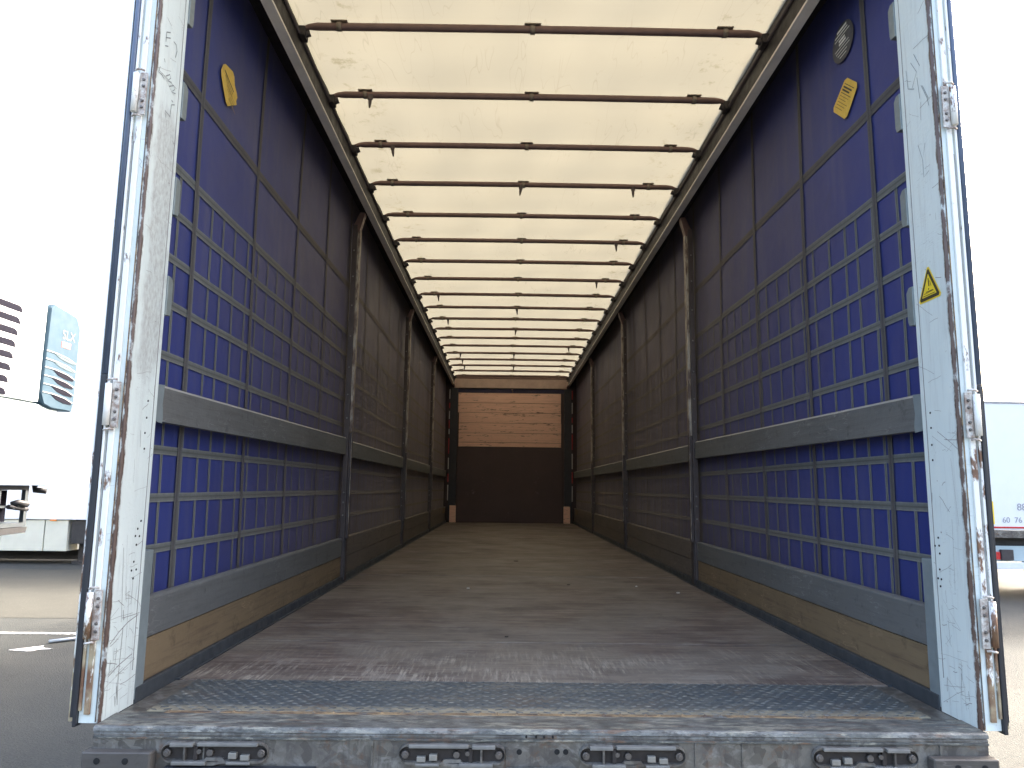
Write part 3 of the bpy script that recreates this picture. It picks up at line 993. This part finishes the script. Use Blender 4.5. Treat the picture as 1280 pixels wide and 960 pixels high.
# --- front wall
fw = MB().box(-1.335, 1.335, Y1 + .02, Y1 + .06, -.1, 2.92).build('front_wall', 'front_panel', T)
MB().box(-1.035, 1.015, Y1 - .004, Y1 + .019, .002, 1.470, .003).build('kick_panel', 'front_panel', fw)
zs = [2.548, 2.345, 2.150, 1.945, 1.745, 1.560, 1.472]
for i, (t, b) in enumerate(zip(zs, zs[1:])):
    xl = -1.050 if i < 2 else -1.030
    xr = .995 if i < 2 else 1.0
    MB().box(xl, xr + random.uniform(-.004, .004), Y1 - .012 - random.uniform(0, .004), Y1 + .019, b + .0035, t - .0035, .003).build('plank', 'front_plank', fw)
MB().box(-1.13, 1.11, Y1 - .05, Y1 + .015, 2.640, 2.822, .006).build('header_beam', 'front_header', fw)
MB().box(-1.12, 1.10, Y1 - .03, Y1 + .015, 2.828, 2.872, .004).build('header_strip', 'bow_tube', fw)
MB().box(-1.13, 1.13, Y1 + .006, Y1 + .0195, 2.556, 2.632).build('top_strip', 'curtain', fw)
for sx in (-1, 1):
    MB().box(sx * 1.060, sx * 1.205, Y1 - .07, Y1 + .018, .0, 2.632, .006).build('corner_post', 'front_post', fw)
    MB().tube([(sx * 1.11, Y1 - .075, 2.73), (sx * 1.165, Y1 - .075, 2.73)], .052, 14).build('header_end', 'front_header', fw)
    wb = MB().box(sx * 1.045 - .002, sx * 1.170, Y1 - .125, Y1 - .072, .002, .325, .008).build('corner_block', 'front_plank', fw)
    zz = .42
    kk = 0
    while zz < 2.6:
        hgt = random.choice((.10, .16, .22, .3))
        MB().box(sx * 1.2065, sx * 1.224, Y1 - .080, Y1 - .070, zz, min(zz + hgt, 2.6)).build('edge_tape_slits', 'tape_red' if kk % 2 else 'tape_white_slit', fw)  # reflective tape pieces, also painted in place of the corner light slits
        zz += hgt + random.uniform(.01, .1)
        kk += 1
MB().tube([(.02, Y1 - .03, 2.63), (.02, Y1 - .05, 2.60), (.035, Y1 - .05, 2.56)], .012, 8).build('hanging_strap', 'bow_tube', fw)
for sx, ln in ((-1, .42), (1, .3)):      # pale offcuts screwed on the last side boards
    MB().box(sx * 1.238, sx * 1.2485, Y1 - .75, Y1 - .75 + ln, .19, .285, .002).build('patch_board', 'board_wood', T)

# --- rear frame posts with hinges and folded doors
WRITING = [[(2.235, 2.124), (2.261, 2.139)], [(2.232, 2.103), (2.264, 2.121)], [(2.235, 2.124), (2.235, 2.09)], [(2.232, 2.074), (2.253, 2.085)],
           [(2.287, 2.124), (2.306, 2.124), (2.315, 2.107), (2.307, 2.079)], [(2.233, 2.03), (2.241, 2.021)], [(2.212, 1.989), (2.205, 1.966), (2.227, 1.97), (2.245, 1.964)],
           [(2.253, 1.98), (2.279, 2.001), (2.286, 1.992), (2.266, 1.971), (2.294, 1.982)], [(2.28, 1.96), (2.312, 1.981), (2.32, 1.971), (2.299, 1.951), (2.328, 1.961)],
           [(2.276, 1.848), (2.267, 1.868), (2.302, 1.865), (2.306, 1.909), (2.328, 1.921)], [(2.304, 1.925), (2.316, 1.923)]]
WRITING_R = [[(2.33, 2.09), (2.325, 2.02), (2.29, 2.00)], [(2.30, 2.10), (2.27, 2.05), (2.30, 2.01)], [(2.28, 2.12), (2.25, 2.06)], [(2.27, 2.03), (2.262, 1.95)], [(2.25, 1.99), (2.222, 1.93), (2.215, 1.90)], [(2.243, 1.985), (2.215, 1.925)], [(2.29, 1.80), (2.27, 1.74), (2.25, 1.79)], [(2.27, 1.74), (2.27, 1.68), (2.24, 1.69)]]
DOTS = {-1: [(2.313, .919), (2.312, .866), (2.309, .818), (2.313, .769), (2.33, .547), (2.313, .524), (2.327, .501), (2.302, .503), (2.312, .476), (2.305, .426), (2.324, .401), (2.295, .401), (2.309, .376)],
        1: [(2.326, .914), (2.327, .866), (2.329, .812), (2.33, .764), (2.329, .523), (2.349, .497), (2.327, .499), (2.326, .475), (2.332, .426), (2.344, .398), (2.327, .397), (2.334, .375)]}
for sx in (-1, 1):
    # post body: inner jamb face x=1.24, folded far edge
    pr = [(1.240, Y0 + .004), (1.244, Y0), (1.300, Y0), (1.300, Y0 + .055), (1.335, Y0 + .055), (1.335, YS), (1.247, YS), (1.240, YS - .006)]
    m = MB().prism([(sx * a, b) for a, b in pr], 2, -.004, 2.90)
    po = m.build('rear_post', 'jamb', T)
    MB().box(sx * 1.2392, sx * 1.2402, YS - .030, YS - .0275, .10, 2.7).build('seam_line', 'scratch_ink', po)
    # narrow channel strips on the rear face
    MB().box(sx * 1.268, sx * 1.284, Y0 - .008, Y0 - .0005, .02, 2.86, .002).build('channel_strip', 'door_paint', po)
    MB().box(sx * 1.2862, sx * 1.2885, Y0 - .004, Y0 - .0005, .25, 1.72, 0).build('channel_gap', 'scratch_ink', po)
    MB().box(sx * 1.2505, sx * 1.2530, Y0 - .0035, Y0 - .0005, .0, 2.86, 0).build('rust_bead', 'rust_seam', po)
    # scratches
    m = MB()
    rr = random.Random(11 + sx)
    for i in range(85):
        zz = abs(rr.gauss(0, .22)) + .03 if i < 45 else rr.uniform(.1, 2.3)
        yy = rr.uniform(Y0 + .02, YS - .02)
        vert = rr.random() < .25
        L_ = rr.uniform(.01, .05) if rr.random() < .8 else rr.uniform(.06, .14)
        an = (math.pi / 2 + rr.uniform(-.15, .15)) if vert else rr.gauss(.12, .35)
        L_ *= 1.6 if vert else 1
        pts = []
        for k in range(4):
            t = k / 3
            pts.append((sx * 1.2394, min(max(yy + math.cos(an) * L_ * (t - .5) + rr.uniform(-.001, .001), Y0 + .006), YS - .008), max(.006, zz + math.sin(an) * L_ * (t - .5) + rr.uniform(-.002, .002))))
        m.ribbon(pts, rr.choice((.0006, .0009, .0009, .0016)), (1, 0, 0))
    if sx < 0:
        for pts in ([(2.205, .205), (2.25, .23), (2.30, .25), (2.36, .262)], [(2.21, .115), (2.27, .135), (2.34, .15)], [(2.265, .29), (2.272, .26), (2.28, .268)], [(2.255, .05), (2.262, .02), (2.268, .05), (2.264, .075)], [(2.272, .24), (2.268, .10), (2.275, .02)]):
            m.ribbon([(sx * 1.2393, a, b) for a, b in pts], .0026, (1, 0, 0))
    m.build('scratch_marks', 'scratch_ink', po, kind='stuff')
    m = MB()
    for st in (WRITING if sx < 0 else WRITING_R):
        m.ribbon([(sx * 1.2390, a, b) for a, b in st], .0036 if sx < 0 else .0022, (1, 0, 0))
    m.build('marker_writing', 'marker_ink', po, kind='stuff')
    m = MB()
    for a, b in DOTS[sx]:
        m.tube([(sx * 1.2405, a, b), (sx * 1.2385, a, b)], .0034, 8)
    m.build('drill_holes', 'hole_black', po, kind='stuff')
    # hinges
    for zb, zt in ((.215, .366), (.818, .966), (1.798, 1.950), (2.60, 2.75)):
        MBh = MB().box(sx * 1.257, sx * 1.279, Y0 - .014, Y0 - .0085, zb + .006, zt - .006, .002)
        hg = MBh.build('hinge', 'hinge', po)
        MB().tube([(sx * 1.2885, Y0 - .019, zb + .012), (sx * 1.2885, Y0 - .019, zt - .012)], .0095, 12).build('knuckle', 'door_paint', hg)
        for ze in (zb, zt):
            MB().tube([(sx * 1.266, Y0 - .015, ze), (sx * 1.274, Y0 - .019, ze + .002), (sx * 1.284, Y0 - .024, ze), (sx * 1.293, Y0 - .018, ze - .002)], .0034, 8).build('retaining_clip', 'hinge', hg)
        for zz in (zb + .030, zb + .052, zt - .052, zt - .030):
            MB().tube([(sx * 1.267, Y0 - .0135, zz), (sx * 1.267, Y0 - .0185, zz)], [.0052, .0036], 8).build('bolt', 'bolt_steel', hg)
    # door folded back against the side, its rubber seal towards the viewer
    d = MB().box(sx * 1.343, sx * 1.366, Y0 + .065, Y0 + 1.28, -.02, 2.84, .004).build('rear_door', 'door_paint', T)
    MB().box(sx * 1.2925, sx * 1.2995, Y0 - .009, Y0 - .0006, .03, 2.84, .002).build('door_edge', 'door_paint', d)
    MB().tube([(sx * 1.3095, Y0 - .004, .985), (sx * 1.3095, Y0 - .004, 2.82)], .0085, 10).build('upper_seal', 'seal_blue', d)
    MB().box(sx * 1.3010, sx * 1.3115, Y0 - .012, Y0 + .035, -.012, .98, .003).box(sx * 1.3120, sx * 1.3205, Y0 - .006, Y0 + .035, .02, .98, .002).build('lower_seal', 'seal_black', d)
    MB().box(sx * 1.313, sx * 1.345, Y0 + .036, Y0 + .06, .0, 2.84).build('seal_carrier', 'seal_black', d)
# warning triangle on the right jamb
wt = MB()
tri = [Vector((2.284, 1.381)), Vector((2.226, 1.2765)), Vector((2.342, 1.2765))]
cen = sum(tri, Vector((0, 0))) / 3
def rtri(k, r):
    out = []
    tv = [cen + (t - cen) * k for t in tri]
    for i in range(3):
        a, b, c_ = tv[i - 1], tv[i], tv[(i + 1) % 3]
        out += [tuple(b + (a - b).normalized() * r), tuple(b + (c_ - b).normalized() * r)]
    return out
for kx, (sc_, r_, mi) in enumerate(((1.14, .010, 0), (1.0, .008, 1), (.70, .002, 0))):
    wt.poly([(1.2392 - .0006 * kx, a, b) for a, b in rtri(sc_, r_)], mi)
for a, b, wd in (((2.284, 1.345), (2.282, 1.318), .005), ((2.284, 1.312), (2.284, 1.307), .005), ((2.300, 1.302), (2.262, 1.302), .0025), ((2.312, 1.298), (2.258, 1.300), .0016), ((2.318, 1.291), (2.252, 1.291), .0022), ((2.276, 1.335), (2.270, 1.316), .0022)):
    wt.ribbon([(1.2374, *a), (1.2374, *b)], wd, (1, 0, 0), 1)
wt.build('warning_sticker', ['warn_yellow', 'print_dark'], bpy.data.objects['rear_post.001'])['label'] = 'yellow triangular warning sticker with black border'

# --- rear header, chassis and wheels under the deck
MB().box(-1.335, 1.335, Y0 + .01, Y0 + .15, 2.905, 3.02, .004).build('rear_header', 'door_paint', T)
for sx in (-1, 1):
    MB().box(sx * .42, sx * .56, Y0 + .5, Y1 - .3, -.55, -.161).build('chassis_beam', 'chassis_black', T)
    for yy in (5.2, 6.5, 7.8):
        wv_ = MB().tube([(sx * .82, yy, -.63), (sx * .84, yy, -.63), (sx * 1.18, yy, -.63), (sx * 1.20, yy, -.63)], [.47, .515, .515, .47], 28)
        wo = wv_.build('wheel', 'tyre_rubber', T)
        MB().tube([(sx * 1.195, yy, -.63), (sx * 1.21, yy, -.63)], [.28, .26], 24).build('rim', 'chassis_grey', wo)
MB().box(-1.15, 1.15, 2.30, 2.42, -.62, -.50, .006).build('underrun_bar', 'chassis_grey', T)

# --- litter on the floor
for nm, xx, yy, s_, mt_, lb in (('litter_scrap', -.345, 5.02, .012, 'litter_pale', 'pale crumb of litter lying alone in the open middle of the floor'),
                            ('litter_scrap', 1.02, 4.90, .012, 'litter_pale', 'pale crumb of litter close to the kerb before the first pillar'),
                            ('litter_scrap', .80, 5.2, .010, 'litter_pale', 'smallest pale crumb of litter, about level with the first pillar'),
                            ('wood_chip', .34, 5.25, .012, 'litter_dark', 'dark wood chip just before the second joint of the plywood floor'),
                            ('wood_chip', -.10, 3.42, .010, 'litter_dark', 'dark wood chip just past the floor joint behind the tread plate'),
                            ('wood_chip', .0, 6.9, .020, 'litter_dark', 'dark wood chip deep inside, past the second floor joint')):
    pts = [(xx + s_ * math.cos(t) * random.uniform(.5, 1.2), yy + s_ * .5 * math.sin(t) * random.uniform(.5, 1.1)) for t in [math.pi * 2 * i / 7 for i in range(7)]]
    o = MB().prism(pts, 2, DECK + .0018, DECK + .007).build(nm, mt_)
    tag(o, lb, 'litter' if nm == 'litter_scrap' else 'wood chip', 'crumbs of litter on the trailer floor' if nm == 'litter_scrap' else 'wood chips on the trailer floor')

# ------------------------------------------------------------------ refrigerated trailer on the left (front faces our trailer)
F = empty('refrigerated_trailer', (-4.8, 7.0, 0), 'white refrigerated trailer with louvred cooling unit on its front wall', 'trailer')
MB().box(-13.2, -.30, -1.35, 1.20, 1.80, 3.95, .02).build('body', 'white_paint', F)
MB().box(-13.0, -2.52, -.55, .45, 1.15, 1.795).build('chassis', 'chassis_black', F)
MB().box(-.30, -.02, -1.10, .76, 1.79, 2.60, .03).build('lower_cover', 'grey_white', F)
un_ = MB().box(-.30, 0, -1.10, .40, 2.61, 3.72, .04).build('cooling_unit', 'white_paint', F)
for i in range(8):
    zt = 3.50 - .116 * i
    y1 = .015 - .017 * i
    MB().prism([(-.62, zt), (y1 - .06, zt), (y1 - .025, zt - .012), (y1 - .006, zt - .035), (y1, zt - .062), (-.62, zt - .062)], 0, .001, .004).build('louvre', 'louvre_black', un_)
# corner fairing with slots
fr = MB().prism([(.405, 2.70), (.46, 2.60), (.60, 2.57), (.95, 2.57), (.98, 2.66), (.98, 3.48), (.90, 3.60), (.50, 3.65), (.43, 3.60)], 0, -.30, .012, 0, .012).build('corner_fairing', 'fairing_grey', F)
for i in range(6):
    zt = 3.155 - .085 * i
    MB().prism([(.42, zt), (.60, zt - .004), (.80, zt - .025), (.94, zt - .06), (.94, zt - .068), (.80, zt - .034), (.60, zt - .012), (.42, zt - .008)], 0, .0125, .02).build('slat_edge', 'print_grey', fr)
    if i >= 2:
        MB().prism([(.56, zt - .018), (.68, zt - .016), (.82, zt - .038), (.93, zt - .072), (.92, zt - .088), (.78, zt - .084), (.66, zt - .062)], 0, .0125, .016).build('slot', 'louvre_black', fr)
    else:
        MB().prism([(.56, zt - .018), (.68, zt - .016), (.82, zt - .038), (.93, zt - .072), (.92, zt - .080), (.78, zt - .070), (.66, zt - .052)], 0, .0125, .016).build('slot', 'fairing_pale', fr)
text('lettering', 'SLX', .14, 'chassis_grey', fr, (.0135, .66, 3.32), (0, 1, 0), (0, 0, 1))
MB().box(.0125, .015, .66, .82, 3.23, 3.29).build('red_badge', 'lamp_red', fr)
ch_ = MB().box(-2.5, -.10, -1.0, .55, 1.38, 1.42).box(-2.5, -.10, -1.0, .55, 1.74, 1.785).box(-.14, -.10, -1.0, .14, 1.42, 1.74).box(-.14, -.10, .50, .55, 1.42, 1.74).box(-.5, -.44, .16, .52, 1.42, 1.74).build('coupler_frame', 'chassis_grey', F)
MB().box(-.43, -.28, .145, .495, 1.425, 1.735).build('interior_shade', 'louvre_black', ch_)  # black box standing in for the shaded inside of the frame
MB().box(-.275, -.11, .15, .49, 1.57, 1.585).build('shelf', 'chassis_grey', ch_)
MB().tube([(-.10, .30, 1.60), (-.06, .34, 1.62), (-.05, .46, 1.60)], .03, 10).tube([(-.09, .24, 1.58), (-.07, .50, 1.55)], .022, 8).build('couplings', 'chassis_black', ch_)
for (yy, zz) in ((-.1, 1.68), (.02, 1.60), (-.05, 1.50), (.10, 1.46)):
    MB().tube([(-.101, yy, zz), (-.097, yy, zz)], .014, 10).build('bolt_hole', 'hole_black', ch_)
MB().prism([(-1.0, 1.375), (.56, 1.375), (.54, 1.32), (-1.0, 1.28)], 0, -2.5, -.09).build('rubbing_plate', 'chassis_black', F)
MB().tube([(-.14, .70, 1.785), (-.14, .70, 1.74), (-.04, .74, 1.73)], .03, 8).build('marker_lamp', 'chassis_black', F)
for xx in (-2.7,):
    for yy in (-.75, .75):
        MB().box(xx - .07, xx + .07, yy - .07, yy + .07, .04, 1.36).box(xx - .17, xx + .17, yy - .14, yy + .14, 0, .045).build('landing_leg', 'chassis_black', F)
for xx in (-9.0, -10.3, -11.6):
    for yy in (-1.0, .85):
        MB().tube([(xx, yy - .17, .52), (xx, yy - .15, .52), (xx, yy + .15, .52), (xx, yy + .17, .52)], [.47, .52, .52, .47], 24).build('wheel', 'tyre_rubber', F)

# ------------------------------------------------------------------ long white trailer crossing behind on the left
B = empty('box_trailer', (-12.0, 17.0, 0), 'long white box trailer with pale side lockers parked across the yard', 'trailer')
MB().box(-4.5, 9.2, 0, 2.55, 1.0, 3.9, .02).build('body', 'white_paint', B)
MB().box(-4.4, 9.0, .35, 2.2, .72, .995).build('chassis', 'chassis_black', B)
MB().box(.55, 1.505, .05, .5, .30, .985, .015).build('side_locker', 'skirt_beige', B)
MB().box(1.53, 2.04, .05, .5, .30, .985, .015).build('side_locker', 'skirt_beige', B)
MB().box(-.6, .53, .05, .5, .30, .985, .015).build('side_locker', 'skirt_beige', B)
MB().box(1.66, 1.80, -.012, .0, 1.002 - .03, 1.002).build('marker_lamp', 'lamp_orange', B)
MB().box(2.08, 2.85, .10, .6, .46, .98, .02).build('gear_box', 'chassis_black', B)
for yy in (.4, 2.0):
    MB().box(2.17, 2.31, yy - .07, yy + .07, .06, .98).box(2.07, 2.41, yy - .14, yy + .14, 0, .065).build('landing_leg', 'chassis_black', B)
MB().box(-4.4, 2.0, .9, 1.0, .04, .27).build('under_shade', 'chassis_black', B)  # black bar in place of the shadow band under the lockers
for xx in (-2.0, -3.3):
    for yy in (.25, 2.3):
        MB().tube([(xx, yy - .17, .52), (xx, yy - .15, .52), (xx, yy + .15, .52), (xx, yy + .17, .52)], [.47, .52, .52, .47], 24).build('wheel', 'tyre_rubber', B)
for xx in (6.0, 7.3):
    for yy in (.25, 2.3):
        MB().tube([(xx, yy - .17, .52), (xx, yy - .15, .52), (xx, yy + .15, .52), (xx, yy + .17, .52)], [.47, .52, .52, .47], 24).build('wheel', 'tyre_rubber', B)

# ------------------------------------------------------------------ white truck on the right, rear towards us
K = empty('box_truck', (9.4, 12.8, 0), 'white box truck with yellow corner marker, red stripe and red rear lamp', 'truck')
MB().box(-1.22, 1.30, 0, 7.5, 1.20, 3.40, .015).build('body', 'white_paint', K)
MB().box(-1.235, 1.315, -.015, 7.51, 3.40, 3.43, .004).build('roof_trim', 'print_grey', K)
MB().box(-1.17, -1.07, -.014, -.001, 1.30, 1.69, .004).build('corner_marker', 'warn_yellow', K)
MB().box(-1.21, 1.29, -.012, -.001, 1.235, 1.262).build('red_stripe', 'lamp_red', K)
text('lettering', '60  76  88', .135, 'print_grey', K, (-.93, -.003, 1.33), (1, 0, 0), (0, 0, 1), .002)
text('lettering', '88|', .17, 'print_grey', K, (-.66, -.003, 1.54), (1, 0, 0), (0, 0, 1), .002)
MB().box(-1.22, 1.30, -.02, .15, 1.07, 1.19, .008).build('rear_beam', 'galv', K)
MB().box(-1.0, 1.1, .2, 7.2, .80, 1.06).build('chassis', 'chassis_black', K)
MB().box(-1.20, 1.28, .10, .16, .67, .93, .01).build('lamp_panel', 'grey_white', K)
MB().box(-1.14, -.97, .06, .099, .70, .83, .01).build('rear_lamp', 'lamp_red', K)
MB().box(-.96, -.75, .04, .099, .69, .87, .01).build('number_box', 'pillar_foot', K)
MB().box(-1.22, 1.30, .0, .06, .545, .66, .012).build('bumper_bar', 'white_paint', K)
for xx in (-.9, .95):
    for yy in (1.6, 6.2):
        MB().tube([(xx - .17, yy, .50), (xx - .15, yy, .50), (xx + .15, yy, .50), (xx + .17, yy, .50)], [.45, .50, .50, .45], 24).build('wheel', 'tyre_rubber', K)

# metal lever lying on the asphalt
rod = MB().tube([(-5.28, 8.78, .022), (-5.05, 9.0, .022), (-4.94, 9.24, .03)], .020, 8).tube([(-5.00, 9.28, .03), (-4.86, 9.20, .03)], .022, 8).build('metal_lever', 'steel_rod')
tag(rod, 'short shiny metal lever lying on the grey asphalt', 'lever')
